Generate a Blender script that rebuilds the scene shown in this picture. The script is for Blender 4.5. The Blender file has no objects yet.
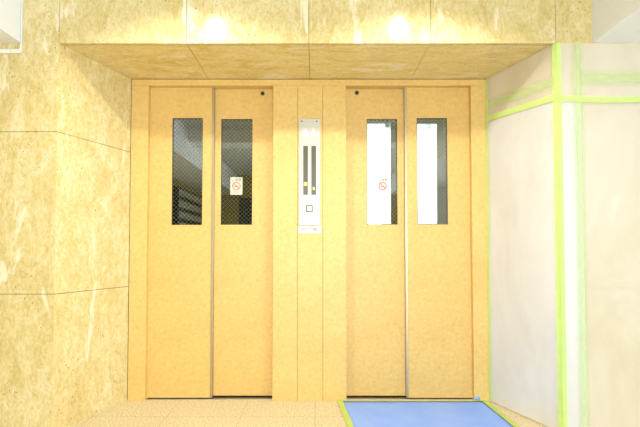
import bpy, bmesh, math, random
from mathutils import Vector, Matrix
random.seed(7)
scene = bpy.context.scene
COL = scene.collection

# ------------------------------------------------------------------ camera
F = 440.0
PITCH = math.radians(1.8)
CAMZ = 1.01
SX = 5.0 / F
SY = 36.5 / F - math.tan(PITCH)
cam_d = bpy.data.cameras.new('camera')
cam_d.sensor_width = 36.0
cam_d.lens = F * 36.0 / 640.0
cam_d.shift_x = SX * F / 640.0
cam_d.shift_y = SY * F / 640.0
cam_d.clip_start = 0.05
cam = bpy.data.objects.new('camera', cam_d)
COL.objects.link(cam)
cam.location = (0, 0, CAMZ)
cam.rotation_euler = (math.pi / 2 + PITCH, 0, 0)
scene.camera = cam

# ------------------------------------------------------------------ world, exposure
w = bpy.data.worlds.new('world'); scene.world = w
w.use_nodes = True
w.node_tree.nodes['Background'].inputs[0].default_value = (0.92, 0.96, 1.0, 1)
w.node_tree.nodes['Background'].inputs[1].default_value = 1.0
vs = scene.view_settings
vs.view_transform = 'Standard'; vs.look = 'None'; vs.gamma = 1.0; vs.use_curve_mapping = False
vs.exposure = 0.46

# ------------------------------------------------------------------ added fill: area lights standing in for daylight at the lobby's unseen glazing
def area(name, loc, aim, sx, sy, power, col):
    d = bpy.data.lights.new(name, 'AREA'); d.shape = 'RECTANGLE'
    d.size = sx; d.size_y = sy; d.energy = power; d.color = col
    o = bpy.data.objects.new(name, d); COL.objects.link(o)
    o.location = loc
    o.rotation_euler = (Vector(aim) - Vector(loc)).to_track_quat('-Z', 'Y').to_euler()
    return o
area('daylight_fill_street', (2.75, 0.0, 1.3), (-0.2, 0.4, 1.1), 3.0, 2.2, 72, (0.92, 0.97, 1.0))
area('daylight_fill_entrance', (0.39, -3.45, 1.25), (0.25, 2.0, 1.0), 2.1, 2.2, 205, (0.95, 0.99, 1.0))

# ------------------------------------------------------------------ key planes
YF, YB = 2.453, 2.973          # header plane, back plane of the alcove
ZS = 2.179                      # soffit
LF, LB = -1.449, -1.256        # left splay, front / back
RF, RB = 1.363, 1.173          # right splay
CEIL = 2.60
XL, XR, YN = -2.30, 2.40, -3.20

def at(x, y, Y):
    """point of the plane Y=const seen at (x, y) of the 640x427 frame"""
    cx = (x - 320) / F + SX; cy = (213.5 - y) / F + SY
    dy = math.cos(PITCH) - cy * math.sin(PITCH)
    dz = math.sin(PITCH) + cy * math.cos(PITCH)
    t = Y / dy
    return (cx * t, CAMZ + dz * t)

# ------------------------------------------------------------------ materials
def nt(name):
    m = bpy.data.materials.new(name); m.use_nodes = True
    n = m.node_tree.nodes; l = m.node_tree.links
    return m, n, l, n['Principled BSDF']
def pmat(name, col, rough=0.5, metal=0.0, spec=0.5, emit=None, es=0):
    m, n, l, b = nt(name)
    b.inputs['Base Color'].default_value = (*col, 1)
    b.inputs['Roughness'].default_value = rough
    b.inputs['Metallic'].default_value = metal
    b.inputs['Specular IOR Level'].default_value = spec
    if emit:
        b.inputs['Emission Color'].default_value = (*emit, 1)
        b.inputs['Emission Strength'].default_value = es
    # faint procedural wear in the gloss
    t = n.new('ShaderNodeTexCoord'); no = n.new('ShaderNodeTexNoise'); no.inputs['Scale'].default_value = 30
    l.new(t.outputs['Object'], no.inputs['Vector'])
    mr = n.new('ShaderNodeMapRange'); mr.inputs[3].default_value = max(0, rough - .04); mr.inputs[4].default_value = min(1, rough + .04)
    l.new(no.outputs[0], mr.inputs[0]); l.new(mr.outputs[0], b.inputs['Roughness'])
    return m
def ramp(n, stops):
    r = n.new('ShaderNodeValToRGB'); e = r.color_ramp.elements
    while len(e) < len(stops): e.new(0.5)
    for i, (p, c) in enumerate(stops):
        e[i].position = p; e[i].color = (*c, 1)
    return r
def noise(n, l, vec, scale, det=4, rough=0.55, dist=0.0):
    o = n.new('ShaderNodeTexNoise'); o.inputs['Scale'].default_value = scale
    o.inputs['Detail'].default_value = det; o.inputs['Roughness'].default_value = rough
    o.inputs['Distortion'].default_value = dist
    l.new(vec, o.inputs['Vector']); return o
def mixc(n, l, fac, a, b, mode='MIX'):
    o = n.new('ShaderNodeMix'); o.data_type = 'RGBA'; o.blend_type = mode
    for sock, v in ((o.inputs[0], fac), (o.inputs[6], a), (o.inputs[7], b)):
        if hasattr(v, 'is_linked'): l.new(v, sock)
        else: sock.default_value = v if isinstance(v, (int, float)) else (*v, 1)
    return o.outputs[2]

def marble(name, base, dark, light, gloss=0.22, stretch=(1, 1, 0.55), rot=(0, 0, 0)):
    m, n, l, b = nt(name)
    t = n.new('ShaderNodeTexCoord'); mp = n.new('ShaderNodeMapping')
    mp.inputs['Scale'].default_value = stretch; mp.inputs['Rotation'].default_value = rot
    l.new(t.outputs['Object'], mp.inputs[0]); v = mp.outputs[0]
    c0 = ramp(n, [(0.28, dark), (0.5, base), (0.74, light)])
    n1 = noise(n, l, v, 8, 10, 0.68, 0.9); l.new(n1.outputs[0], c0.inputs[0])
    # fine swirls
    n2 = noise(n, l, v, 30, 6, 0.65, 2.0)
    r2 = ramp(n, [(0.38, (0.84, 0.75, 0.52)), (0.56, (1, 1, 1))]); l.new(n2.outputs[0], r2.inputs[0])
    c1 = mixc(n, l, 0.8, c0.outputs[0], r2.outputs[0], 'MULTIPLY')
    # thin brown veins
    n5 = noise(n, l, v, 11, 5, 0.6, 2.4)
    r5 = ramp(n, [(0.485, (0, 0, 0)), (0.5, (1, 1, 1)), (0.515, (0, 0, 0))]); l.new(n5.outputs[0], r5.inputs[0])
    mm = n.new('ShaderNodeMath'); mm.operation = 'MULTIPLY'; mm.inputs[1].default_value = 0.42
    l.new(r5.outputs[0], mm.inputs[0])
    c1 = mixc(n, l, mm.outputs[0], c1, (dark[0] * .85, dark[1] * .72, dark[2] * .55))
    # pale calcite streaks, mostly upright
    mp2 = n.new('ShaderNodeMapping'); mp2.inputs['Scale'].default_value = (stretch[0] * 1.5, stretch[1] * 1.5, stretch[2] * .9)
    mp2.inputs['Rotation'].default_value = (0, 0.25, 0)
    l.new(t.outputs['Object'], mp2.inputs[0])
    n3 = noise(n, l, mp2.outputs[0], 3.6, 6, 0.62, 0.5)
    r3 = ramp(n, [(0.60, (0, 0, 0)), (0.65, (1, 1, 1))]); l.new(n3.outputs[0], r3.inputs[0])
    m3 = n.new('ShaderNodeMath'); m3.operation = 'MULTIPLY'; m3.inputs[1].default_value = 0.65
    l.new(r3.outputs[0], m3.inputs[0])
    c2 = mixc(n, l, m3.outputs[0], c1, (0.86, 0.80, 0.66))
    # small dark pits
    vo = n.new('ShaderNodeTexVoronoi'); vo.inputs['Scale'].default_value = 34
    l.new(t.outputs['Object'], vo.inputs['Vector'])
    r4 = ramp(n, [(0.07, (1, 1, 1)), (0.17, (0, 0, 0))]); l.new(vo.outputs[0], r4.inputs[0])
    n4 = noise(n, l, t.outputs['Object'], 3.1, 3)
    r6 = ramp(n, [(0.52, (0, 0, 0)), (0.60, (.85, .85, .85))]); l.new(n4.outputs[0], r6.inputs[0])
    pm = n.new('ShaderNodeMath'); pm.operation = 'MULTIPLY'
    l.new(r4.outputs[0], pm.inputs[0]); l.new(r6.outputs[0], pm.inputs[1])
    c3 = mixc(n, l, pm.outputs[0], c2, (0.20, 0.12, 0.05))
    l.new(c3, b.inputs['Base Color'])
    b.inputs['Roughness'].default_value = gloss
    b.inputs['Specular IOR Level'].default_value = 0.30
    bp = n.new('ShaderNodeBump'); bp.inputs['Strength'].default_value = 0.10; bp.inputs['Distance'].default_value = 0.002
    l.new(n2.outputs[0], bp.inputs['Height']); l.new(bp.outputs[0], b.inputs['Normal'])
    return m
M_STONE = marble('marble', (0.69, 0.58, 0.31), (0.60, 0.475, 0.205), (0.78, 0.70, 0.47), 0.15)
M_SOFFIT = marble('marble_soffit', (0.82, 0.68, 0.33), (0.66, 0.50, 0.18), (0.88, 0.80, 0.56), 0.3, (0.6, 1.5, 1), (0, 0, 0.15))

def laminate(name, c_a, c_b):
    m, n, l, b = nt(name)
    t = n.new('ShaderNodeTexCoord'); v = t.outputs['Object']
    n1 = noise(n, l, v, 42, 5, 0.65, 0.8)
    r1 = ramp(n, [(0.34, c_b), (0.54, c_a), (0.72, tuple(min(1, x * 1.08) for x in c_a))]); l.new(n1.outputs[0], r1.inputs[0])
    n2 = noise(n, l, v, 3.5, 3)
    r2 = ramp(n, [(0.3, (0.94, 0.9, 0.86)), (0.6, (1, 1, 1))]); l.new(n2.outputs[0], r2.inputs[0])
    c = mixc(n, l, 0.7, r1.outputs[0], r2.outputs[0], 'MULTIPLY')
    l.new(c, b.inputs['Base Color']); b.inputs['Roughness'].default_value = 0.42
    b.inputs['Specular IOR Level'].default_value = 0.35
    return m
M_DOOR = laminate('door_laminate', (0.71, 0.48, 0.165), (0.65, 0.415, 0.125))
M_FRAME = laminate('frame_laminate', (0.72, 0.50, 0.18), (0.66, 0.44, 0.14))

def floor_mat():
    m, n, l, b = nt('floor_granite')
    t = n.new('ShaderNodeTexCoord'); v = t.outputs['Object']
    n1 = noise(n, l, v, 90, 4, 0.7)
    r1 = ramp(n, [(0.36, (0.42, 0.34, 0.18)), (0.5, (0.70, 0.59, 0.375)), (0.62, (0.80, 0.72, 0.51))]); l.new(n1.outputs[0], r1.inputs[0])
    # tile joints every 0.4 m
    br = n.new('ShaderNodeTexBrick'); br.offset = 0; br.squash = 1
    br.inputs['Scale'].default_value = 1; br.inputs['Mortar Size'].default_value = 0.002
    br.inputs['Brick Width'].default_value = 0.45; br.inputs['Row Height'].default_value = 0.45
    br.inputs['Color1'].default_value = (1, 1, 1, 1); br.inputs['Color2'].default_value = (1, 1, 1, 1)
    br.inputs['Mortar'].default_value = (0.72, 0.64, 0.5, 1)
    l.new(v, br.inputs['Vector'])
    c = mixc(n, l, 1.0, r1.outputs[0], br.outputs[0], 'MULTIPLY')
    l.new(c, b.inputs['Base Color']); b.inputs['Roughness'].default_value = 0.55
    return m
M_FLOOR = floor_mat()
def plaster(name, col, rough=0.8):
    m, n, l, b = nt(name)
    t = n.new('ShaderNodeTexCoord')
    n1 = noise(n, l, t.outputs['Object'], 60, 4)
    r = ramp(n, [(0.3, tuple(c * .96 for c in col)), (0.7, col)]); l.new(n1.outputs[0], r.inputs[0])
    l.new(r.outputs[0], b.inputs['Base Color']); b.inputs['Roughness'].default_value = rough
    return m
M_WHITE = plaster('white_plaster', (0.90, 0.92, 0.97))
M_CEIL = plaster('ceiling_plaster', (0.62, 0.62, 0.60))
M_OLIVE = plaster('ochre_wall', (0.46, 0.36, 0.10))
M_GROUT = pmat('joint', (0.34, 0.20, 0.06), 0.9)
M_STEEL = pmat('brushed_steel', (0.55, 0.52, 0.46), 0.38, 1.0)
M_PANEL = pmat('panel_steel', (0.50, 0.465, 0.39), 0.42, 0.6)
M_EDGE = pmat('door_edge_metal', (0.50, 0.40, 0.27), 0.34, 1.0)
M_DARK = pmat('dark', (0.015, 0.015, 0.012), 0.6)
M_SHAFT = pmat('shaft_dark', (0.006, 0.006, 0.005), 0.9)
M_RUBBER = pmat('rubber', (0.05, 0.045, 0.04), 0.7)
M_PVC = pmat('white_pvc', (0.80, 0.80, 0.78), 0.4)
M_MAILBOX = pmat('mailbox_metal', (0.035, 0.036, 0.03), 0.35, 0.6)
M_MAILDOOR = pmat('mailbox_door', (0.62, 0.60, 0.52), 0.3, 0.4)
M_DOORDARK = pmat('dark_door_paint', (0.03, 0.03, 0.026), 0.4)
M_SLOT = pmat('indicator_plastic', (0.085, 0.070, 0.035), 0.35)
M_LAMPON = pmat('amber_lamp', (0.9, 0.6, 0.1), 0.4, emit=(1.0, 0.62, 0.10), es=0.75)
M_PAPER = pmat('sticker_paper', (0.60, 0.58, 0.48), 0.6)
M_FILMSTICK = pmat('sticker_clear_white', (0.80, 0.80, 0.80), 0.6)
M_RED = pmat('red_ink', (0.50, 0.09, 0.05), 0.6)
M_DEEPRED = pmat('deep_red_ink', (0.28, 0.05, 0.03), 0.6)
M_INK = pmat('dark_ink', (0.10, 0.09, 0.06), 0.6)
M_YEL = pmat('olive_ink', (0.35, 0.33, 0.05), 0.6)
M_ARROW = pmat('arrow_lens', (0.88, 0.95, 0.92), 0.4)
M_BLUEDOT = pmat('blue_sticker', (0.10, 0.26, 0.42), 0.5)
M_CARWALL = pmat('car_wall', (0.80, 0.82, 0.86), 0.5)
M_CARLIGHT = pmat('car_light', (1, 1, 1), 0.5, emit=(1, 1, 1), es=9.0)
M_CARDOOR = pmat('car_door_metal', (0.10, 0.10, 0.085), 0.5, 0.2)
M_WIRE = pmat('wire', (0.62, 0.58, 0.40), 0.5, 0.0)
M_GLOBE = pmat('lamp_globe', (1, 1, 1), 0.4, emit=(1.0, 0.95, 0.86), es=16)
M_GREY = pmat('grey_metal', (0.35, 0.35, 0.34), 0.4, 0.6)

def glass_mat(name, fac, tint=(1, 1, 1)):
    m = bpy.data.materials.new(name); m.use_nodes = True
    n = m.node_tree.nodes; l = m.node_tree.links; n.clear()
    o = n.new('ShaderNodeOutputMaterial'); mx = n.new('ShaderNodeMixShader')
    tr = n.new('ShaderNodeBsdfTransparent'); tr.inputs[0].default_value = (*tint, 1)
    g = n.new('ShaderNodeBsdfGlossy'); g.inputs['Roughness'].default_value = 0.012
    fr = n.new('ShaderNodeFresnel'); fr.inputs[0].default_value = 1.5
    ad = n.new('ShaderNodeMath'); ad.operation = 'ADD'; ad.inputs[1].default_value = fac
    l.new(fr.outputs[0], ad.inputs[0]); l.new(ad.outputs[0], mx.inputs[0])
    l.new(tr.outputs[0], mx.inputs[1]); l.new(g.outputs[0], mx.inputs[2]); l.new(mx.outputs[0], o.inputs[0])
    return m
M_GLASS = glass_mat('wired_glass', 0.17, (0.86, 0.90, 0.86))
M_CLEAR = glass_mat('clear_glass', 0.02, (0.95, 0.97, 0.96))

def film_mat(name, col, lo, hi, scale=2.2):
    """thin polythene: part see-through, part milky"""
    m = bpy.data.materials.new(name); m.use_nodes = True
    n = m.node_tree.nodes; l = m.node_tree.links; n.clear()
    o = n.new('ShaderNodeOutputMaterial'); mx = n.new('ShaderNodeMixShader')
    tr = n.new('ShaderNodeBsdfTransparent')
    p = n.new('ShaderNodeBsdfPrincipled'); p.inputs['Base Color'].default_value = (*col, 1); p.inputs['Roughness'].default_value = 0.35
    t = n.new('ShaderNodeTexCoord'); mp = n.new('ShaderNodeMapping'); mp.inputs['Scale'].default_value = (1, 1, 0.45)
    l.new(t.outputs['Object'], mp.inputs[0])
    n1 = noise(n, l, mp.outputs[0], scale, 4, 0.5, 0.4)
    mr = n.new('ShaderNodeMapRange'); mr.inputs[1].default_value = 0.3; mr.inputs[2].default_value = 0.7
    mr.inputs[3].default_value = lo; mr.inputs[4].default_value = hi
    l.new(n1.outputs[0], mr.inputs[0]); l.new(mr.outputs[0], mx.inputs[0])
    l.new(tr.outputs[0], mx.inputs[1]); l.new(p.outputs[0], mx.inputs[2]); l.new(mx.outputs[0], o.inputs[0])
    n2 = noise(n, l, mp.outputs[0], 9, 3, 0.5, 1.0)
    bp = n.new('ShaderNodeBump'); bp.inputs['Strength'].default_value = 0.12; bp.inputs['Distance'].default_value = 0.004
    l.new(n2.outputs[0], bp.inputs['Height']); l.new(bp.outputs[0], p.inputs['Normal'])
    return m
M_FILM = film_mat('polythene', (0.92, 0.87, 0.80), 0.42, 0.66)
M_FILM2 = film_mat('polythene_doubled', (0.90, 0.91, 0.95), 0.45, 0.75)

def tape_mat(name, col, alpha, soft):
    """washi tape, UV.y runs across its width; soft = milky fading edges (seen through film glued over it)"""
    m = bpy.data.materials.new(name); m.use_nodes = True
    n = m.node_tree.nodes; l = m.node_tree.links; n.clear()
    o = n.new('ShaderNodeOutputMaterial'); mx = n.new('ShaderNodeMixShader')
    tr = n.new('ShaderNodeBsdfTransparent')
    p = n.new('ShaderNodeBsdfPrincipled'); p.inputs['Base Color'].default_value = (*col, 1); p.inputs['Roughness'].default_value = 0.6
    uv = n.new('ShaderNodeTexCoord'); sp = n.new('ShaderNodeSeparateXYZ'); l.new(uv.outputs['UV'], sp.inputs[0])
    r = ramp(n, [(0.0, (0, 0, 0)), (0.45, (1, 1, 1)), (0.55, (1, 1, 1)), (1.0, (0, 0, 0))] if soft else [(0.0, (1, 1, 1)), (1.0, (1, 1, 1))])
    if soft: r.color_ramp.interpolation = 'EASE'
    l.new(sp.outputs[1], r.inputs[0])
    n1 = noise(n, l, uv.outputs['Object'], 14, 3)
    mr = n.new('ShaderNodeMapRange'); mr.inputs[3].default_value = alpha - .12; mr.inputs[4].default_value = alpha + .12
    l.new(n1.outputs[0], mr.inputs[0])
    mm = n.new('ShaderNodeMath'); mm.operation = 'MULTIPLY'; l.new(r.outputs[0], mm.inputs[0]); l.new(mr.outputs[0], mm.inputs[1])
    l.new(mm.outputs[0], mx.inputs[0]); l.new(tr.outputs[0], mx.inputs[1]); l.new(p.outputs[0], mx.inputs[2]); l.new(mx.outputs[0], o.inputs[0])
    return m
M_TAPE = tape_mat('green_tape', (0.66, 0.90, 0.24), 0.72, False)
M_TAPE_SOFT = tape_mat('green_tape_under_film', (0.64, 0.86, 0.34), 0.40, True)
M_TAPE_FLOOR = tape_mat('green_tape_on_floor', (0.58, 0.72, 0.16), 0.82, False)

def blue_mat():
    m, n, l, b = nt('blue_sheet')
    t = n.new('ShaderNodeTexCoord'); v = t.outputs['Object']
    wv = n.new('ShaderNodeTexWave'); wv.bands_direction = 'Y'; wv.inputs['Scale'].default_value = 22; wv.inputs['Distortion'].default_value = 1.2
    l.new(v, wv.inputs['Vector'])
    n1 = noise(n, l, v, 5, 4)
    r = ramp(n, [(0.3, (0.24, 0.42, 1.0)), (0.7, (0.33, 0.50, 1.0))]); l.new(n1.outputs[0], r.inputs[0])
    r2 = ramp(n, [(0.2, (0.80, 0.86, 0.97)), (0.8, (1, 1, 1))]); l.new(wv.outputs[0], r2.inputs[0])
    c = mixc(n, l, 0.8, r.outputs[0], r2.outputs[0], 'MULTIPLY')
    l.new(c, b.inputs['Base Color']); b.inputs['Roughness'].default_value = 0.5; b.inputs['Specular IOR Level'].default_value = 0.2
    bp = n.new('ShaderNodeBump'); bp.inputs['Strength'].default_value = 0.3; bp.inputs['Distance'].default_value = 0.003
    l.new(wv.outputs[0], bp.inputs['Height']); l.new(bp.outputs[0], b.inputs['Normal'])
    return m
M_BLUE = blue_mat()

# ------------------------------------------------------------------ mesh helpers
class MB:
    def __init__(s): s.bm = bmesh.new(); s.uv = s.bm.loops.layers.uv.new('UVMap')
    def box(s, x0, x1, y0, y1, z0, z1, mi=0, bev=0.0):
        vs = [s.bm.verts.new(p) for p in ((x0,y0,z0),(x1,y0,z0),(x1,y1,z0),(x0,y1,z0),(x0,y0,z1),(x1,y0,z1),(x1,y1,z1),(x0,y1,z1))]
        fs = []
        for q in ((3,2,1,0),(4,5,6,7),(0,1,5,4),(1,2,6,5),(2,3,7,6),(3,0,4,7)):
            f = s.bm.faces.new([vs[i] for i in q]); f.material_index = mi; fs.append(f)
        if bev > 0:
            es = list({e for f in fs for e in f.edges})
            bmesh.ops.bevel(s.bm, geom=es, offset=bev, segments=2, affect='EDGES', profile=0.6)
        return s
    def slab(s, poly, thick, mi=0):
        """polygon (3-D, any plane) thickened by vector thick (away from the viewer)"""
        a = [s.bm.verts.new(p) for p in poly]; b = [s.bm.verts.new(Vector(p) + Vector(thick)) for p in poly]
        n = len(a)
        fs = [s.bm.faces.new(a), s.bm.faces.new(b[::-1])]
        for i in range(n): fs.append(s.bm.faces.new((a[(i+1)%n], a[i], b[i], b[(i+1)%n])))
        for f in fs: f.material_index = mi
        return s
    def cyl(s, p0, p1, r0, r1=None, seg=20, mi=0):
        r1 = r0 if r1 is None else r1
        p0 = Vector(p0); p1 = Vector(p1); d = (p1 - p0)
        q = d.to_track_quat('Z', 'Y').to_matrix()
        A = [s.bm.verts.new(p0 + q @ Vector((r0*math.cos(2*math.pi*i/seg), r0*math.sin(2*math.pi*i/seg), 0))) for i in range(seg)]
        B = [s.bm.verts.new(p1 + q @ Vector((r1*math.cos(2*math.pi*i/seg), r1*math.sin(2*math.pi*i/seg), 0))) for i in range(seg)]
        fs = [s.bm.faces.new(A[::-1]), s.bm.faces.new(B)]
        for i in range(seg): fs.append(s.bm.faces.new((A[i], A[(i+1)%seg], B[(i+1)%seg], B[i])))
        for f in fs: f.material_index = mi
        return s
    def ring(s, c, R, r, seg=32, y=0.0006, mi=0):
        """flat ring in the XZ plane facing -Y"""
        cx, cy, cz = c; L = []
        for k in range(seg):
            a = 2*math.pi*k/seg; ca, sa = math.cos(a), math.sin(a)
            L.append([s.bm.verts.new((cx+q*ca, cy+yy, cz+q*sa)) for q, yy in ((R,0),(r,0),(r,y),(R,y))])
        for k in range(seg):
            a, b = L[k], L[(k+1)%seg]
            for i in range(4): s.bm.faces.new((a[i], a[(i+1)%4], b[(i+1)%4], b[i])).material_index = mi
        return s
    def build(s, name, mats, parent=None, smooth=False, kind=None):
        if not isinstance(mats, (list, tuple)): mats = [mats]
        bmesh.ops.recalc_face_normals(s.bm, faces=s.bm.faces[:])
        if parent is not None:      # vertices are written in world coordinates; move them to the thing's own frame
            off = -Vector(parent['_o']); bmesh.ops.translate(s.bm, verts=s.bm.verts[:], vec=off)
        me = bpy.data.meshes.new(name); s.bm.to_mesh(me); s.bm.free()
        for m in mats: me.materials.append(m)
        if smooth:
            for p in me.polygons: p.use_smooth = True
        o = bpy.data.objects.new(name, me); COL.objects.link(o)
        o['_o'] = tuple(parent['_o']) if parent is not None else (0.0, 0.0, 0.0)
        if parent is not None: o.parent = parent
        if kind: o['kind'] = kind
        return o
def place(o, loc):
    """give a one-mesh thing its own origin"""
    o.data.transform(Matrix.Translation(-Vector(loc))); o.location = loc; o['_o'] = tuple(loc)
def tag(o, label, cat, group=None):
    o['label'] = label; o['category'] = cat
    if group: o['group'] = group
def thing(name, label, cat, loc, group=None):
    o = bpy.data.objects.new(name, None); COL.objects.link(o); o.location = loc; o['_o'] = tuple(loc)
    o.empty_display_size = 0.1
    tag(o, label, cat, group); return o
def strip(mb, pts, wvec, thick, mi=0):
    """a ribbon along pts with width vector wvec; UV.y across"""
    w_ = Vector(wvec)
    for i in range(len(pts) - 1):
        a, b = Vector(pts[i]), Vector(pts[i+1])
        quad = [a - w_/2, b - w_/2, b + w_/2, a + w_/2]
        vs_ = [mb.bm.verts.new(p) for p in quad]
        f = mb.bm.faces.new(vs_)
        for lp, uvv in zip(f.loops, ((0, 0), (1, 0), (1, 1), (0, 1))): lp[mb.uv].uv = uvv
        f.material_index = mi
    return mb
def text_mesh(body, size, loc, mat, parent, name='lettering', extr=0.0003):
    c = bpy.data.curves.new(name, 'FONT'); c.body = body; c.size = size; c.extrude = extr
    c.align_x = 'CENTER'; c.align_y = 'CENTER'
    t = bpy.data.objects.new('tmp', c); COL.objects.link(t)
    bpy.context.view_layer.update()
    dg = bpy.context.evaluated_depsgraph_get()
    me = bpy.data.meshes.new_from_object(t.evaluated_get(dg)); bpy.data.objects.remove(t)
    me.transform(Matrix.Translation(Vector(loc) - Vector(parent['_o'])) @ Matrix.Rotation(math.pi/2, 4, 'X'))
    me.materials.clear(); me.materials.append(mat)
    o = bpy.data.objects.new(name, me); COL.objects.link(o); o.parent = parent; o['_o'] = tuple(parent['_o'])
    return o

# ------------------------------------------------------------------ STRUCTURE
G = 0.0014     # half joint width
S = 'structure'
MB().box(XL - .1, XR + .1, YN - .1, YB + .03, -0.08, 0).build('floor', M_FLOOR, kind=S)
# Right-hand street side of the lobby ground, seen in reflections only
m = MB().box(XL, XR, YN, YF - .0, CEIL, CEIL + .08)
m.build('ceiling', M_CEIL, kind=S)

def seamed(mb, quads, thick):
    for q in quads: mb.slab(q, thick, 0)
# wall_left: the flat part facing the camera and the splayed return
zc1, zc2 = 1.675, 0.765
m = MB()
for z0, z1 in ((0, zc2 - G), (zc2 + G, zc1 - G), (zc1 + G, CEIL)):
    m.box(XL, LF, YF, YF + .03, z0, z1)
    zt = min(z1, ZS + .03)
    m.slab([(LF, YF, z0), (LB, YB, z0), (LB, YB, zt), (LF, YF, zt)], (-0.03, 0.012, 0))
m.box(XL, LF - .02, YF + .03, YF + .06, 0, CEIL, 1)
m.slab([(LF - .03, YF + .02, 0), (LB - .03, YB + .02, 0), (LB - .03, YB + .02, ZS + .03), (LF - .03, YF + .02, ZS + .03)], (-0.03, 0.012, 0), 1)
m.build('wall_left', [M_STONE, M_GROUT], kind=S)
# wall_right
m = MB()
for z0, z1 in ((0, 0.80 - G), (0.80 + G, CEIL)):
    m.box(RF, XR, YF, YF + .03, z0, z1)
    zt = min(z1, ZS + .03)
    m.slab([(RB, YB, z0), (RF, YF, z0), (RF, YF, zt), (RB, YB, zt)], (0.03, 0.012, 0))
m.box(RF + .02, XR, YF + .03, YF + .06, 0, CEIL, 1)
m.slab([(RB + .03, YB + .02, 0), (RF + .03, YF + .02, 0), (RF + .03, YF + .02, ZS + .03), (RB + .03, YB + .02, ZS + .03)], (0.03, 0.012, 0), 1)
m.build('wall_right', [M_STONE, M_GROUT], kind=S)
# header over the alcove
sx = [LF, -0.728, -0.035, 0.655, RF]
m = MB()
for a, b_ in zip(sx[:-1], sx[1:]):
    m.box(a + (G if a > LF else 2 * G), b_ - (G if b_ < RF else 2 * G), YF, YF + .03, ZS, CEIL)
m.box(LF, RF, YF + .03, YF + .06, ZS + .02, CEIL, 1)
m.build('wall_header', [M_STONE, M_GROUT], kind=S)
# soffit
T_ = .12
m = MB()
def lx(y): return LF + (LB - LF) * (y - YF) / (YB - YF)
def rx(y): return RF + (RB - RF) * (y - YF) / (YB - YF)
y0, y1 = YF + .0305, YB
ed = [(lx(y0), lx(y1)), (sx[1], sx[1]), (sx[2], sx[2]), (sx[3], sx[3]), (rx(y0), rx(y1))]
for (a0, a1), (b0, b1) in zip(ed[:-1], ed[1:]):
    m.slab([(a0 + G, y0, ZS), (b0 - G, y0, ZS), (b1 - G, y1, ZS), (a1 + G, y1, ZS)], (0, 0, 0.03))
m.slab([(lx(y0), y0 + .03, ZS + .03), (rx(y0), y0 + .03, ZS + .03), (rx(y1), y1 + T_, ZS + .03), (lx(y1), y1 + T_, ZS + .03)], (0, 0, 0.03), 1)
m.build('ceiling_soffit', [M_SOFFIT, M_GROUT], kind=S)

# elevator surround: laminated steel panels with two openings
def X(px, py=240, Y=YB): return at(px, py, Y)[0]
def Z(py, Y=YB): return at(315, py, Y)[1]
oL = (X(146.8), X(272.8)); oR = (X(346.3), X(472.4))     # opening x-ranges
zTop = Z(85.6)
m = MB()
T = 0.11
m.box(LB + .003, oL[0], YB, YB + T, 0, zTop, bev=.0015)
m.box(oR[1], RB, YB, YB + T, 0, zTop, bev=.0015)
s1, s2 = X(297.5), X(322.8)
m.box(oL[1], s1 - .0008, YB, YB + T, 0, zTop, bev=.0012)
m.box(s1 + .0008, s2 - .0008, YB, YB + T, 0, zTop, bev=.0012)
m.box(s2 + .0008, oR[0], YB, YB + T, 0, zTop, bev=.0012)
m.box(LB + .003, RB, YB, YB + T, zTop + .0006, ZS - .003, bev=.0012)
m.build('wall_back', M_FRAME, kind=S)
# sills
for i, (a, b_) in enumerate((oL, oR)):
    m = MB(); m.box(a, b_, YB + .031, YB + .30, -.03, 0.004, 0)
    for k in (0.045, 0.075): m.box(a, b_, YB + k + .008, YB + k + .012, 0.004, 0.0045, 1)
    m.build('trim_%d' % (i + 1), [M_STEEL, M_DARK], kind=S)
# lift shafts behind the doors, plus unseen light-blocking backing
m = MB()
for a, b_, y9 in ((-1.15, 0.0, YB + 1.7), (0.08, 1.25, YB + 1.7)):
    m.box(a - .05, a, YB + T, y9, -.05, 2.5); m.box(b_, b_ + .05, YB + T, y9, -.05, 2.5)
    m.box(a - .05, b_ + .05, y9, y9 + .05, -.05, 2.5); m.box(a, b_, YB + T, y9, 2.45, 2.5); m.box(a, b_, YB + .31, y9, -.1, -.05)
m.box(-1.2, 1.3, YB + T, YB + T + .02, 2.13, 2.5)
m.box(LB - .08, LB + .05, YB + .08, YB + .13, -.12, 2.3); m.box(LB - .08, LB - .03, YB + .02, YB + .08, -.12, 2.3); m.box(LB - .08, LB + .05, YB + .031, YB + .08, -.12, -.07); m.box(LB - .03, RB + .03, YB + .005, YB + .15, ZS + .035, ZS + .1)  # unseen backing added to stop light leaking in at the corner gap
m.build('wall_shaft', M_SHAFT, kind=S)

# beams below the ceiling (they run towards the camera)
m = MB(); m.box(XL, -1.660, YN, YF, ZS, CEIL); m.build('ceiling_beam', M_WHITE, kind=S)
m = MB(); m.box(1.570, XR, YN, YF, ZS, CEIL); m.build('ceiling_beam', M_WHITE, kind=S)
m = MB(); m.box(-1.660, 1.570, 0.0, 0.33, 2.43, CEIL); m.build('ceiling_beam', M_WHITE, kind=S)
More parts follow.
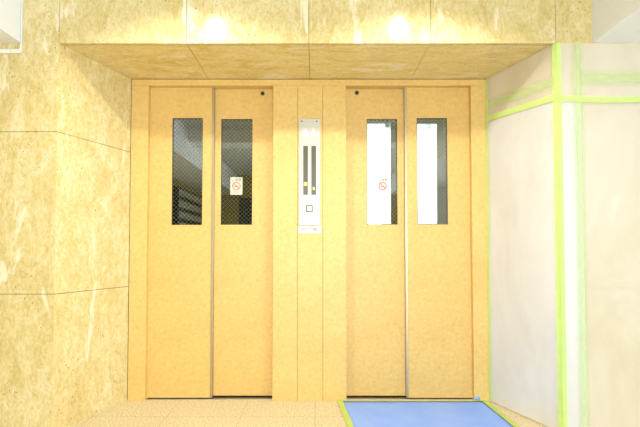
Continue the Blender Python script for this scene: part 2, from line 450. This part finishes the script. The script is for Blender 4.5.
# lobby behind the camera
MB().box(XL - .08, XL, YN, YF + .06, 0, CEIL + .08).build('wall_lobby_left', M_OLIVE, kind=S)
m = MB()
m.box(XR, XR + .08, 1.5, YF + .06, 0, CEIL + .08); m.box(XR, XR + .08, YN, -1.5, 0, CEIL + .08)
m.box(XR, XR + .08, -1.5, 1.5, 2.4, CEIL + .08)
m.build('wall_lobby_right', M_WHITE, kind=S)
m = MB()
m.box(XL - .08, -1.62, YN - .08, YN, 0, CEIL + .08); m.box(-1.62, -0.80, YN - .08, YN, 2.12, CEIL + .08)
m.box(-0.80, -0.72, YN - .08, YN, 0, CEIL + .08); m.box(-0.72, 1.50, YN - .08, YN, 2.36, CEIL + .08)
m.box(1.50, XR + .08, YN - .08, YN, 0, CEIL + .08)
m.build('wall_lobby_rear', M_OLIVE, kind=S)
d = MB().box(-1.62, -0.80, YN - .06, YN - .02, 0, 2.12).build('door_1', M_DOORDARK, kind=S)
h = MB(); h.cyl((-0.88, YN - .02, 1.0), (-0.88, YN + .04, 1.0), .01); h.cyl((-0.88, YN + .04, 1.0), (-0.99, YN + .04, 1.0), .009)
h.build('door_handle', M_STEEL, d)
# entrance glazing (rear) and street glazing (right)
e = MB()
e.box(-.72, 1.50, YN - .06, YN - .02, 2.30, 2.36); e.box(-.72, 1.50, YN - .06, YN - .02, 0, .05)
for x in (-.72, .365, 1.45): e.box(x, x + .05, YN - .06, YN - .02, .05, 2.30)
e = e.build('door_2', M_GREY, kind=S)
g = MB()
for x in (-.67, .415): g.box(x, x + 1.035, YN - .043, YN - .037, .05, 2.30)
g.build('glass_pane', M_CLEAR, e)
e = MB(); e.box(XR + .01, XR + .07, -1.5, 1.5, 0, .06); e.box(XR + .01, XR + .07, -1.5, 1.5, 2.34, 2.4)
for y in (-1.5, -.52, .48, 1.44): e.box(XR + .01, XR + .07, y, y + .06, .06, 2.34)
e = e.build('window_1', M_GREY, kind=S)
g = MB()
for y in (-1.44, -.46, .54): g.box(XR + .037, XR + .043, y, y + .90, .06, 2.34)
g.build('glass_pane', M_CLEAR, e)

# ------------------------------------------------------------------ LIFT DOORS
def wire_mesh(x0, x1, z0, z1, y, parent):
    """georgian wire: diagonal lattice clipped to the pane"""
    m = MB(); p = 0.029; r = 0.0010
    for sgn in (1, -1):
        k = (x0 + sgn * z0 if sgn == 1 else x0 - z1) - .1
        c = math.floor(k / p) * p
        end = (x1 + z1 if sgn == 1 else x1 - z0) + .1
        while c < end:     # line x + sgn*z = c
            pts = []
            for xx in (x0, x1):
                zz = (c - xx) * sgn
                if z0 <= zz <= z1: pts.append((xx, zz))
            for zz in (z0, z1):
                xx = c - sgn * zz
                if x0 < xx < x1: pts.append((xx, zz))
            if len(pts) >= 2:
                a, b_ = pts[0], pts[-1]
                if abs(a[0] - b_[0]) > .003: m.cyl((a[0], y, a[1]), (b_[0], y, b_[1]), r, seg=4)
            c += p
    return m.build('wire_mesh', M_WIRE, parent)
def leaf(label, x0, x1, z0, z1, y, win, edge, keyhole=None, mat_glass=M_GLASS):
    t = thing('elevator_door', label, 'elevator door', ((x0 + x1) / 2, y, z0), 'sliding landing doors of the two lifts')
    a0, a1, b0, b1 = win
    th = .026
    m = MB()
    xs = [x0, a0, a1, x1]; zs = [z0, b0, b1, z1]
    for yy in (y, y + th):
        vv = [[m.bm.verts.new((xx, yy, zz)) for zz in zs] for xx in xs]
        for i in range(3):
            for j in range(3):
                if i == 1 and j == 1: continue
                m.bm.faces.new((vv[i][j], vv[i+1][j], vv[i+1][j+1], vv[i][j+1]))
        if yy == y: A = vv
    B = vv
    per = [(i, 0) for i in range(4)] + [(3, j) for j in (1, 2, 3)] + [(i, 3) for i in (2, 1, 0)] + [(0, j) for j in (2, 1)]
    for lst in (per, [(1, 1), (2, 1), (2, 2), (1, 2)]):
        for q in range(len(lst)):
            i, j = lst[q]; k, l_ = lst[(q + 1) % len(lst)]
            m.bm.faces.new((A[i][j], A[k][l_], B[k][l_], B[i][j]))
    m.build('door_panel', M_DOOR, t)
    # window: thin bead, pane, wire
    f = MB(); bw = .004
    for q in ((a0, a0 + bw, b0, b1), (a1 - bw, a1, b0, b1), (a0 + bw, a1 - bw, b0, b0 + bw), (a0 + bw, a1 - bw, b1 - bw, b1)):
        f.box(q[0], q[1], y + .003, y + .022, q[2], q[3])
    wf = f.build('window_frame', M_RUBBER, t)
    MB().box(a0 + bw, a1 - bw, y + .007, y + .013, b0 + bw, b1 - bw).build('window_glass', mat_glass, wf)
    wire_mesh(a0 + bw, a1 - bw, b0 + bw, b1 - bw, y + .0135, wf)
    # bright edge strip
    e0, e1 = edge
    eo = MB().box(e0, e1, y - .003, y + th, z0, z1, bev=.001).build('edge_strip', M_EDGE, t); eo['label'] = 'bright metal edge strip'
    if keyhole:
        kx, kz = keyhole
        k = MB(); k.ring((kx, y - .0015, kz), .0145, .010, 24, .0015)
        k = k.build('keyhole', M_RUBBER, t)
        MB().cyl((kx, y - .0012, kz), (kx, y - .0001, kz), .0098).build('keyhole_core', M_DARK, k)
    return t
YD1, YD2 = YB + .040, YB + .072     # front / rear leaf face
def wn(px0, px1, py0, py1, Y): return (X(px0, 170, Y), X(px1, 170, Y), Z(py1, Y), Z(py0, Y))
zT = zTop + .02
xm = X(213.4, 240, YD1)
leaf('sliding tan elevator door with wired window mirroring mailboxes, left leaf of left elevator', oL[0] - .02, xm - .016, .010, zT, YD1, wn(172, 202.5, 118, 225, YD1), (xm - .016, xm))
leaf('sliding tan elevator door with no-smoking sticker and dark wired window, beside the call panel', xm - .03, oL[1] + .02, .014, zT, YD2, wn(221, 252.3, 119, 224.8, YD2), (xm - .03, xm - .027), (X(262.6, 93, YD2), Z(93.5, YD2)))
xm2 = X(405.3, 240, YD1)
leaf('sliding tan elevator door with keyhole and brightly lit window, left leaf of right elevator', oR[0] - .02, xm2 + .03, .014, zT, YD2, wn(367, 397.3, 119, 224.5, YD2), (xm2 + .027, xm2 + .03), (X(356.8, 93, YD2), Z(92.8, YD2)), M_GLASS)
leaf('sliding tan elevator door without keyhole, right leaf nearest the film-covered wall', xm2 + .016, oR[1] + .02, .010, zT, YD1, wn(417, 447.5, 118, 224.5, YD1), (xm2, xm2 + .016), None, M_GLASS)

# ------------------------------------------------------------------ the lift car standing behind the right-hand doors
YC = 3.245
def Xc(px): return at(px, 170, YC)[0]
car = thing('elevator_car', 'white lit elevator car glowing behind the windows of the right elevator', 'elevator car', (0.665, YC + .6, 0.006))
cx0, cx1, cy0, cy1 = 0.13, 1.22, YC + .06, YC + 1.35
m = MB(); m.box(cx0, cx0 + .02, cy0, cy1, .05, 2.3); m.box(cx1 - .02, cx1, cy0, cy1, .05, 2.3); m.box(cx0 + .02, cx1 - .02, cy1 - .02, cy1, .05, 2.3)
m.build('car_wall', M_CARWALL, car)
MB().box(cx0, cx1, cy0, cy1, .006, .05).build('car_floor', M_GREY, car)
cc = MB().box(cx0, cx1, cy0, cy1, 2.3, 2.33).build('car_ceiling', M_CARWALL, car)
MB().box(cx0 + .15, cx1 - .15, cy0 + .2, cy1 - .2, 2.285, 2.299).build('light_panel', M_CARLIGHT, cc)
ld = bpy.data.lights.new('car_lamp', 'AREA'); ld.size = .7; ld.energy = 46; ld.color = (.97, .99, 1)
lo = bpy.data.objects.new('car_lamp', ld); COL.objects.link(lo); lo.location = (.675, YC + .7, 2.27)
m = MB(); m.cyl((.35, cy1 - .07, .85), (1.0, cy1 - .07, .85), .014); m.cyl((.4, cy1 - .07, .85), (.4, cy1 - .02, .85), .008); m.cyl((.95, cy1 - .07, .85), (.95, cy1 - .02, .85), .008)
m.build('handrail', M_STEEL, car)
def car_door(x0, x1, y, wx0, wx1, wz0, wz1):
    m = MB()
    m.box(x0, wx0, y, y + .025, .012, 2.18); m.box(wx1, x1, y, y + .025, .012, 2.18)
    m.box(wx0, wx1, y, y + .025, .012, wz0); m.box(wx0, wx1, y, y + .025, wz1, 2.18)
    p = m.build('car_door', M_CARDOOR, car); p['label'] = 'dark inner car door'
    MB().box(wx0, wx1, y + .008, y + .014, wz0, wz1).build('window_glass', M_CLEAR, p)
zw1 = at(380, 123.0, YC)[1]; zw0 = at(380, 238, YC)[1]
car_door(0.20, 0.70, YC, Xc(350), Xc(391), zw0, zw1)
car_door(0.70, 1.20, YC - .03, at(398, 170, YC - .03)[0], at(437.3, 170, YC - .03)[0], zw0, at(430, 123.5, YC - .03)[1])
# round blue sticker on the inner pane
bx, bz = at(387.6, 125.2, YC - .004)
o = MB().cyl((bx, YC - .004, bz), (bx, YC - .001, bz), .0205, seg=28).build('round_sticker', M_BLUEDOT)
place(o, (bx, YC - .002, bz)); tag(o, 'small round blue sticker at the top of the bright elevator window', 'sticker')

# ------------------------------------------------------------------ no-smoking stickers on the glass
def sticker(px, py, y, paper, label, w_, h_, dz=0.0, R=.029, bold=1.0):
    x, z = at(px, py, y)
    t = thing('no_smoking_sticker', label, 'sticker', (x, y, z), 'prohibition stickers on the door windows')
    MB().box(x - w_/2, x + w_/2, y - .0006, y, z - h_/2 + dz, z + h_/2 + dz).build('paper', paper, t)
    yy = y - .0016
    m = MB(); m.ring((x, yy, z), R, R - .0055 * bold, 36, .0008)
    a = math.radians(-45); dx, dzz = math.cos(a) * (R - .004), math.sin(a) * (R - .004)
    nx, nz = -math.sin(a) * .0024 * bold, math.cos(a) * .0024 * bold
    m.slab([(x - dx - nx, yy, z - dzz - nz), (x + dx - nx, yy, z + dzz - nz), (x + dx + nx, yy, z + dzz + nz), (x - dx + nx, yy, z - dzz + nz)], (0, .0008, 0))
    m.build('prohibition_ring', M_RED, t)
    m = MB(); m.box(x - .016, x + .010, yy + .0004, yy + .0009, z - .006, z - .001, 0); m.box(x + .011, x + .016, yy + .0004, yy + .0009, z - .006, z - .001, 1)
    m.build('cigarette', [M_INK, M_RED], t)
    zt = z + R + .013
    m = MB(); m.slab([(x - .030, yy, zt - .008), (x - .016, yy, zt - .008), (x - .023, yy, zt + .007)], (0, .0008, 0)); m.build('warning_triangle', M_YEL, t)
    text_mesh('禁煙', .021, (x + .012, yy, zt), M_INK, t)
    m = MB()
    for i, q in enumerate((.026, .022)):
        m.box(x - q, x + q, yy, yy + .0006, z - R - .012 - i * .007, z - R - .0105 - i * .007)
    m.build('small_print', M_INK, t)
    return t
sticker(236.4, 186.0, YD2 + .0066, M_PAPER, 'cream no-smoking sticker on the dark wired window beside the call panel', .084, .122)
sticker(382.6, 186.0, YD2 + .0066, M_FILMSTICK, 'white no-smoking sticker blending into the brightly lit window', .075, .118, bold=1.25)

# ------------------------------------------------------------------ HALL CALL PANEL
x0, _ = at(298.9, 170, YB); x1, _ = at(320.2, 170, YB); z0 = Z(225.2); z1 = Z(118.7)
pan = thing('call_panel', 'tall brushed steel elevator call panel between the two elevators', 'elevator call panel', ((x0 + x1)/2, YB, z0))
MB().box(x0, x1, YB - .006, YB, z0, z1, bev=.0012).build('face_plate', M_PANEL, pan)
for px, py in ((301.7, 121.5), (316.7, 121.5), (302, 222.3), (317.2, 222.3)):
    sxx, szz = at(px, py, YB); MB().cyl((sxx, YB - .0085, szz), (sxx, YB - .006, szz), .0042, .005, 16).build('screw', M_RUBBER if py < 200 else M_GREY, pan)
for px in (305.5, 313.3):
    c = at(px, 132, YB); hh = Z(128.6); lw = Z(136); hw = .0225
    m = MB(); m.slab([(c[0] - hw, YB - .0085, lw), (c[0] + hw, YB - .0085, lw), (c[0], YB - .0085, hh)], (0, .0025, 0)); m.build('up_arrow', M_ARROW, pan)
digits = {305.6: (184.1, .0105, .0115, '1'), 313.7: (188.7, .005, .009, '1')}
for px in (305.6, 313.7):
    c = X(px, 170); a, b_ = Z(195), Z(146)
    sl = MB().box(c - .0162, c + .0162, YB - .0075, YB - .006, a, b_, bev=.0005).build('indicator_strip', M_SLOT, pan)
    py, hw, hh, _t = digits[px]; zz = Z(py)
    MB().box(c - hw, c + hw, YB - .0082, YB - .0075, zz - hh, zz + hh, bev=.0003).build('floor_lamp_cell', M_LAMPON, sl)
bxx, bzz = at(309.4, 208.6, YB)
b1 = MB(); h = .0225
for q in ((-h, h, h - .007, h), (-h, h, -h, -h + .005), (-h, -h + .006, -h, h), (h - .006, h, -h, h)):
    b1.box(bxx + q[0], bxx + q[1], YB - .010, YB - .006, bzz + q[2], bzz + q[3])
b1 = b1.build('call_button', M_INK, pan)
m = MB(); m.box(bxx - .017, bxx + .017, YB - .012, YB - .006, bzz - .017, bzz + .017, bev=.002); m.build('push_plate', M_PANEL, b1)
a = MB(); a.slab([(bxx - .008, YB - .0132, bzz - .007), (bxx + .008, YB - .0132, bzz - .007), (bxx, YB - .0132, bzz + .008)], (0, .0012, 0)); a.build('arrow_mark', M_GREY, b1)
px0, pz0 = at(298.2, 233.2, YB); px1, pz1 = at(321.2, 226.2, YB)
pl = thing('name_plate', 'small white plate with reddish lettering under the call panel', 'sign', ((px0 + px1)/2, YB, pz0))
MB().box(px0, px1, YB - .004, YB, pz0, pz1, bev=.0006).build('plate', M_PVC, pl)
cz = (pz0 + pz1) / 2
text_mesh('号', .034, (X(303.9), YB - .0045, cz), M_DEEPRED, pl)
text_mesh('機', .034, (X(314.8), YB - .0045, cz), M_DEEPRED, pl)

# ------------------------------------------------------------------ CABLE TRUNKING by the left beam
tr = thing('cable_trunking', 'white plastic cable trunking turning a corner below the left ceiling beam', 'cable trunking', (-1.64, YF, 2.10))
xa = -1.6595; xb = at(23.6, 20, YF)[0]; za = at(20, 54.3, YF)[1]; zb = at(20, 49.8, YF)[1]
ye = YF - .014
m = MB(); m.box(xa + .002, xb - .001, ye, YF, zb + .025, CEIL, bev=.002); m.build('vertical_run', M_PVC, tr)
m = MB(); m.box(XL, xa - .055, ye, YF, za + .001, zb - .001, bev=.002); m.box(xa - .054, xa - .0045, ye, YF, za + .001, zb - .001, bev=.002); m.build('horizontal_run', M_PVC, tr)
m = MB(); m.box(xa, xb, ye - .002, YF, za, zb + .025, bev=.002); m.box(xa - .004, xa, ye - .002, YF, za, zb, bev=.0008); m.build('elbow', M_PVC, tr)

# ------------------------------------------------------------------ CEILING LAMPS
GL = 'round lamps on the ceiling in front of the header'
def lamp(x, y, label, group, r=.040, power=62, z=CEIL):
    t = thing('ceiling_lamp', label, 'ceiling lamp', (x, y, z), group)
    MB().cyl((x, y, z - .012), (x, y, z), r * 1.15, seg=32).build('lamp_base', M_PVC, t, )
    b = bmesh.new(); bmesh.ops.create_uvsphere(b, u_segments=24, v_segments=12, radius=r)
    bmesh.ops.scale(b, vec=(1, 1, .55), verts=b.verts[:]); bmesh.ops.translate(b, vec=(x, y, z - .028), verts=b.verts[:])
    mm = MB(); mm.bm.free(); mm.bm = b
    mm.build('lamp_globe', M_GLOBE, t, smooth=True)
    d = bpy.data.lights.new('lamp_light', 'SPOT'); d.spot_size = math.radians(150); d.spot_blend = 0.75; d.energy = power; d.color = (1, .96, .86); d.shadow_soft_size = .03
    o = bpy.data.objects.new('lamp_light', d); COL.objects.link(o); o.parent = t; o.location = (0, 0, -.058)
lamp(-.67, 1.94, 'round ceiling lamp whose glow shows on the left half of the header', GL)
lamp(.57, 1.94, 'round ceiling lamp whose glow shows on the right half of the header', GL)
lamp(-.60, -1.4, 'round ceiling lamp at the back of the lobby, toward the mailboxes', 'round lamps at the back of the lobby', .1, 60)
lamp(.75, -1.4, 'round ceiling lamp at the back of the lobby, toward the street windows', 'round lamps at the back of the lobby', .1, 60)

# ------------------------------------------------------------------ MAILBOXES on the lobby's left wall (seen mirrored in the left lift window)
mbx = thing('mailbox_bank', 'dark metal bank of apartment mailboxes mirrored in the leftmost elevator window', 'mailboxes', (XL, -2.0, .95))
MB().box(XL + .02, XL + .10, -2.95, -1.0, .95, 2.04, bev=.003).build('cabinet', M_MAILBOX, mbx)
bm_ = MB(); bm_.box(0, .012, -.112, .112, -.055, .055, bev=.003)
proto = bm_.build('mailbox_door', M_MAILDOOR, None); proto['_o'] = (0, 0, 0)
pk = MB(); pk.box(.012, .02, -.012, .012, -.045, -.02, bev=.002); pk = pk.build('dial_lock', M_STEEL)
pk.parent = proto
first = True
for i in range(8):
    for j in range(6):
        loc = (.10, -0.83 + i * .24, .095 + j * .18)
        if first: d, q = proto, pk; first = False
        else: d = proto.copy(); q = pk.copy(); COL.objects.link(d); COL.objects.link(q)
        d.parent = mbx; d.location = loc; q.parent = d
        d.rotation_euler = (0, 0, 0)

# ------------------------------------------------------------------ BLUE FLOOR SHEET AND ITS TAPE
def fl(px, py):
    cx = (px - 320) / F + SX; cy = (213.5 - py) / F + SY
    dy = math.cos(PITCH) - cy * math.sin(PITCH); dz = math.sin(PITCH) + cy * math.cos(PITCH)
    t = -CAMZ / dz; return Vector((cx * t, dy * t, 0))
def line(a, b_, y):
    k = (y - a.y) / (b_.y - a.y); return Vector((a.x + k * (b_.x - a.x), y, 0))
la, lb = fl(341, 399.7), fl(352.5, 427)
ra, rb = fl(478.5, 398.2), fl(514, 427)
yt, yb = YB - .006, 1.25
m = MB(); N = 40; Mx = 30; rows = []
for i in range(N + 1):
    y = yt + (yb - yt) * i / N
    a, b_ = line(la, lb, y), line(ra, rb, y)
    row = []
    for j in range(Mx + 1):
        u = j / Mx; x = a.x + (b_.x - a.x) * u
        z = .0022 + .0016 * max(0, math.sin(7 * y + 9 * u + 2 * math.sin(5 * u)))* (1 if 0 < j < Mx and 0 < i < N else 0)
        row.append(m.bm.verts.new((x, y, z)))
    rows.append(row)
for i in range(N):
    for j in range(Mx): m.bm.faces.new((rows[i][j], rows[i][j+1], rows[i+1][j+1], rows[i+1][j]))
o = m.build('floor_protection_sheet', M_BLUE, smooth=True)
sm = o.modifiers.new('thickness', 'SOLIDIFY'); sm.thickness = .0015; sm.offset = -1
place(o, (.5, 2.1, 0)); tag(o, 'blue protective sheet taped to the floor before the right elevator', 'floor sheet')
GT = 'strips of green masking tape'
def ftape(pa, pb, wdt, label, z=.0062, nrm=None):
    m = MB(); n = 14; pts = [Vector(pa).lerp(Vector(pb), k / n) + Vector((0, 0, z)) for k in range(n + 1)]
    d = (Vector(pb) - Vector(pa)).normalized(); wv = Vector((-d.y, d.x, 0)) * wdt
    rr = random.Random(len(label))
    for k in range(n): 
        off = wv * rr.uniform(-.04, .04); strip(m, [pts[k], pts[k+1]], wv, 0)
    o = m.build('masking_tape', M_TAPE_FLOOR); c = (Vector(pa) + Vector(pb)) / 2
    so = o.modifiers.new('thickness', 'SOLIDIFY'); so.thickness = .0004
    place(o, (c.x, c.y, 0)); tag(o, label, 'tape', GT)
off = Vector((-.012, 0, 0))
ftape(line(la, lb, yt) + off, line(la, lb, yb) + off, .036, 'green tape along the left edge of the blue floor sheet')
ftape(line(ra, rb, yt) - off, line(ra, rb, yb) - off, .036, 'yellow-green tape along the right edge of the blue floor sheet')
ftape(line(la, lb, yt) + Vector((-.02, 0.0, 0)), line(ra, rb, yt) + Vector((.02, .0, 0)), .012, 'thin green tape along the door-side edge of the blue sheet', .0070)
# loose scraps at the corners
def scrap(px, py, sx_, sy_, sz_, mat, name, label, cat):
    p = fl(px, py); b = bmesh.new(); bmesh.ops.create_icosphere(b, subdivisions=3, radius=1)
    rr = random.Random(3)
    for v in b.verts:
        k = 1 + .25 * math.sin(9 * v.co.x + 5 * v.co.y) * math.cos(7 * v.co.z + 3 * v.co.x); v.co = Vector((v.co.x * sx_ * k, v.co.y * sy_ * k, v.co.z * sz_ * k))
    lo_ = min(v.co.z for v in b.verts)
    for v in b.verts: v.co += Vector((p.x, p.y, -lo_ + .0075))
    mm = MB(); mm.bm.free(); mm.bm = b; o = mm.build(name, mat, smooth=True); place(o, (p.x, p.y, .0075)); tag(o, label, cat)
scrap(476.8, 401.2, .022, .008, .011, M_BLUE, 'sheet_scrap', 'crumpled blue scrap at the far right corner of the floor sheet', 'scrap')

# ------------------------------------------------------------------ PLASTIC FILM AND WALL TAPE on the right
nR = Vector((-(YB - YF), RB - RF, 0)).normalized()          # splay normal, towards the alcove
def rs(u, z, d=.0):   # u 0 = back corner, 1 = front edge
    p = Vector((RB + (RF - RB) * u, YB + (YF - YB) * u, z)); return p + nR * d
def rw(x, z, d=.0): return Vector((x, YF - d, z))
def sheet(name, quads, mat, label, loc, nx=12, nz=24, amp=.003):
    m = MB()
    for fn, (u0, u1), (z0, z1), d in quads:
        g = []
        for i in range(nx + 1):
            col = []
            for j in range(nz + 1):
                u = u0 + (u1 - u0) * i / nx; z = z0 + (z1 - z0) * j / nz
                e = min(1, min(j, nz - j) / 3) * min(1, min(i, nx - i) / 3)
                col.append(m.bm.verts.new(fn(u, z, d + amp * e * (.5 + .5 * math.sin(6 * z + 11 * u) * math.cos(9 * u - 2 * z)))))
            g.append(col)
        for i in range(nx):
            for j in range(nz): m.bm.faces.new((g[i][j], g[i+1][j], g[i+1][j+1], g[i][j+1]))
    bmesh.ops.remove_doubles(m.bm, verts=m.bm.verts[:], dist=.0005)
    o = m.build(name, mat, smooth=True); place(o, loc); tag(o, label, 'plastic sheet', 'polythene film over the right wall'); return o
xe = at(583, 250, YF)[0]
sheet('plastic_sheet', [(rs, (0.01, 1), (.004, ZS - .004), .003), (rw, (RF, xe), (.004, ZS - .004), .003)], M_FILM, 'milky plastic sheet covering the slanted side wall right of the elevators', (RF, YF, 0))
sheet('plastic_sheet', [(rs, (0.02, 1), (.006, 1.87), .0085), (rw, (RF, xe), (.006, 1.85), .0085)], M_FILM2, 'lower whitish plastic sheet below the bright green tape on the slanted wall', (RB, YB, 0))
sheet('plastic_sheet', [(rw, (xe + .002, XR - .01), (.004, ZS - .004), .003)], M_FILM, 'plastic sheet over the flat marble wall at the right edge', (2.0, YF, 0), amp=.002)
def wtape(pts, wv, mat, label):
    m = MB()
    P = []
    for a, b_ in zip(pts[:-1], pts[1:]):
        n = 8
        for k in range(n): P.append((Vector(a).lerp(Vector(b_), k / n), Vector(a).lerp(Vector(b_), (k + 1) / n)))
    for a, b_ in P: strip(m, [a, b_], wv, 0)
    o = m.build('masking_tape', mat); c = Vector(pts[0]); place(o, c); tag(o, label, 'tape', GT)
dS = .0135
def XF(px): return at(px, 250, YF)[0]
def ZF(py): return at(600, py, YF)[1]
wtape([rs(.02, .01, dS), rs(.02, ZS - .01, dS)], (rs(.037, 0) - rs(0, 0)), M_TAPE, 'thin green tape running up the inner corner beside the right elevator frame')
m = MB(); n_ = 12
for k in range(n_):
    za_, zb_ = .01 + (ZS - .014) * k / n_, .01 + (ZS - .014) * (k + 1) / n_
    strip(m, [rw(RF + .008, za_, dS), rw(RF + .008, zb_, dS)], Vector((.024, 0, 0)), 0)
    ed_ = rw(RF - .004, 0, dS) - rs(.968, 0, dS)
    strip(m, [rw(RF - .004, za_, dS) - ed_ / 2, rw(RF - .004, zb_, dS) - ed_ / 2], ed_, 0)
o = m.build('masking_tape', M_TAPE); place(o, rw(RF, .01, dS)); tag(o, 'bright green tape running down the outer corner of the slanted right wall', 'tape', GT)
wtape([rs(.03, Z(119.5), dS + .002), rs(.995, at(556, 97.5, YF)[1], dS + .002)], Vector((0, 0, .036)), M_TAPE, 'bright green tape sloping across the slanted right wall')
wtape([rw(RF, ZF(99), dS + .002), rw(1.62, ZF(100.8), dS + .002), rw(XR - .02, ZF(99), dS + .002)], Vector((0, 0, .034)), M_TAPE, 'bright green level tape on the flat right wall')
wtape([rs(.05, Z(106), dS + .001), rs(.99, ZF(82), dS + .001)], Vector((0, 0, .11)), M_TAPE_SOFT, 'blurred pale green tape above the bright one on the slanted wall')
wtape([rw(xe, ZF(79), dS + .001), rw(XR - .02, ZF(78), dS + .001)], Vector((0, 0, .12)), M_TAPE_SOFT, 'blurred pale green level tape near the top of the flat right wall')
wtape([rw(XF(580), .01, dS), rw(XF(580), ZS - .002, dS)], Vector((.085, 0, 0)), M_TAPE_SOFT, 'blurred green upright tape on the flat right wall under film')

for o in bpy.data.objects:
    if '_o' in o.keys(): del o['_o']
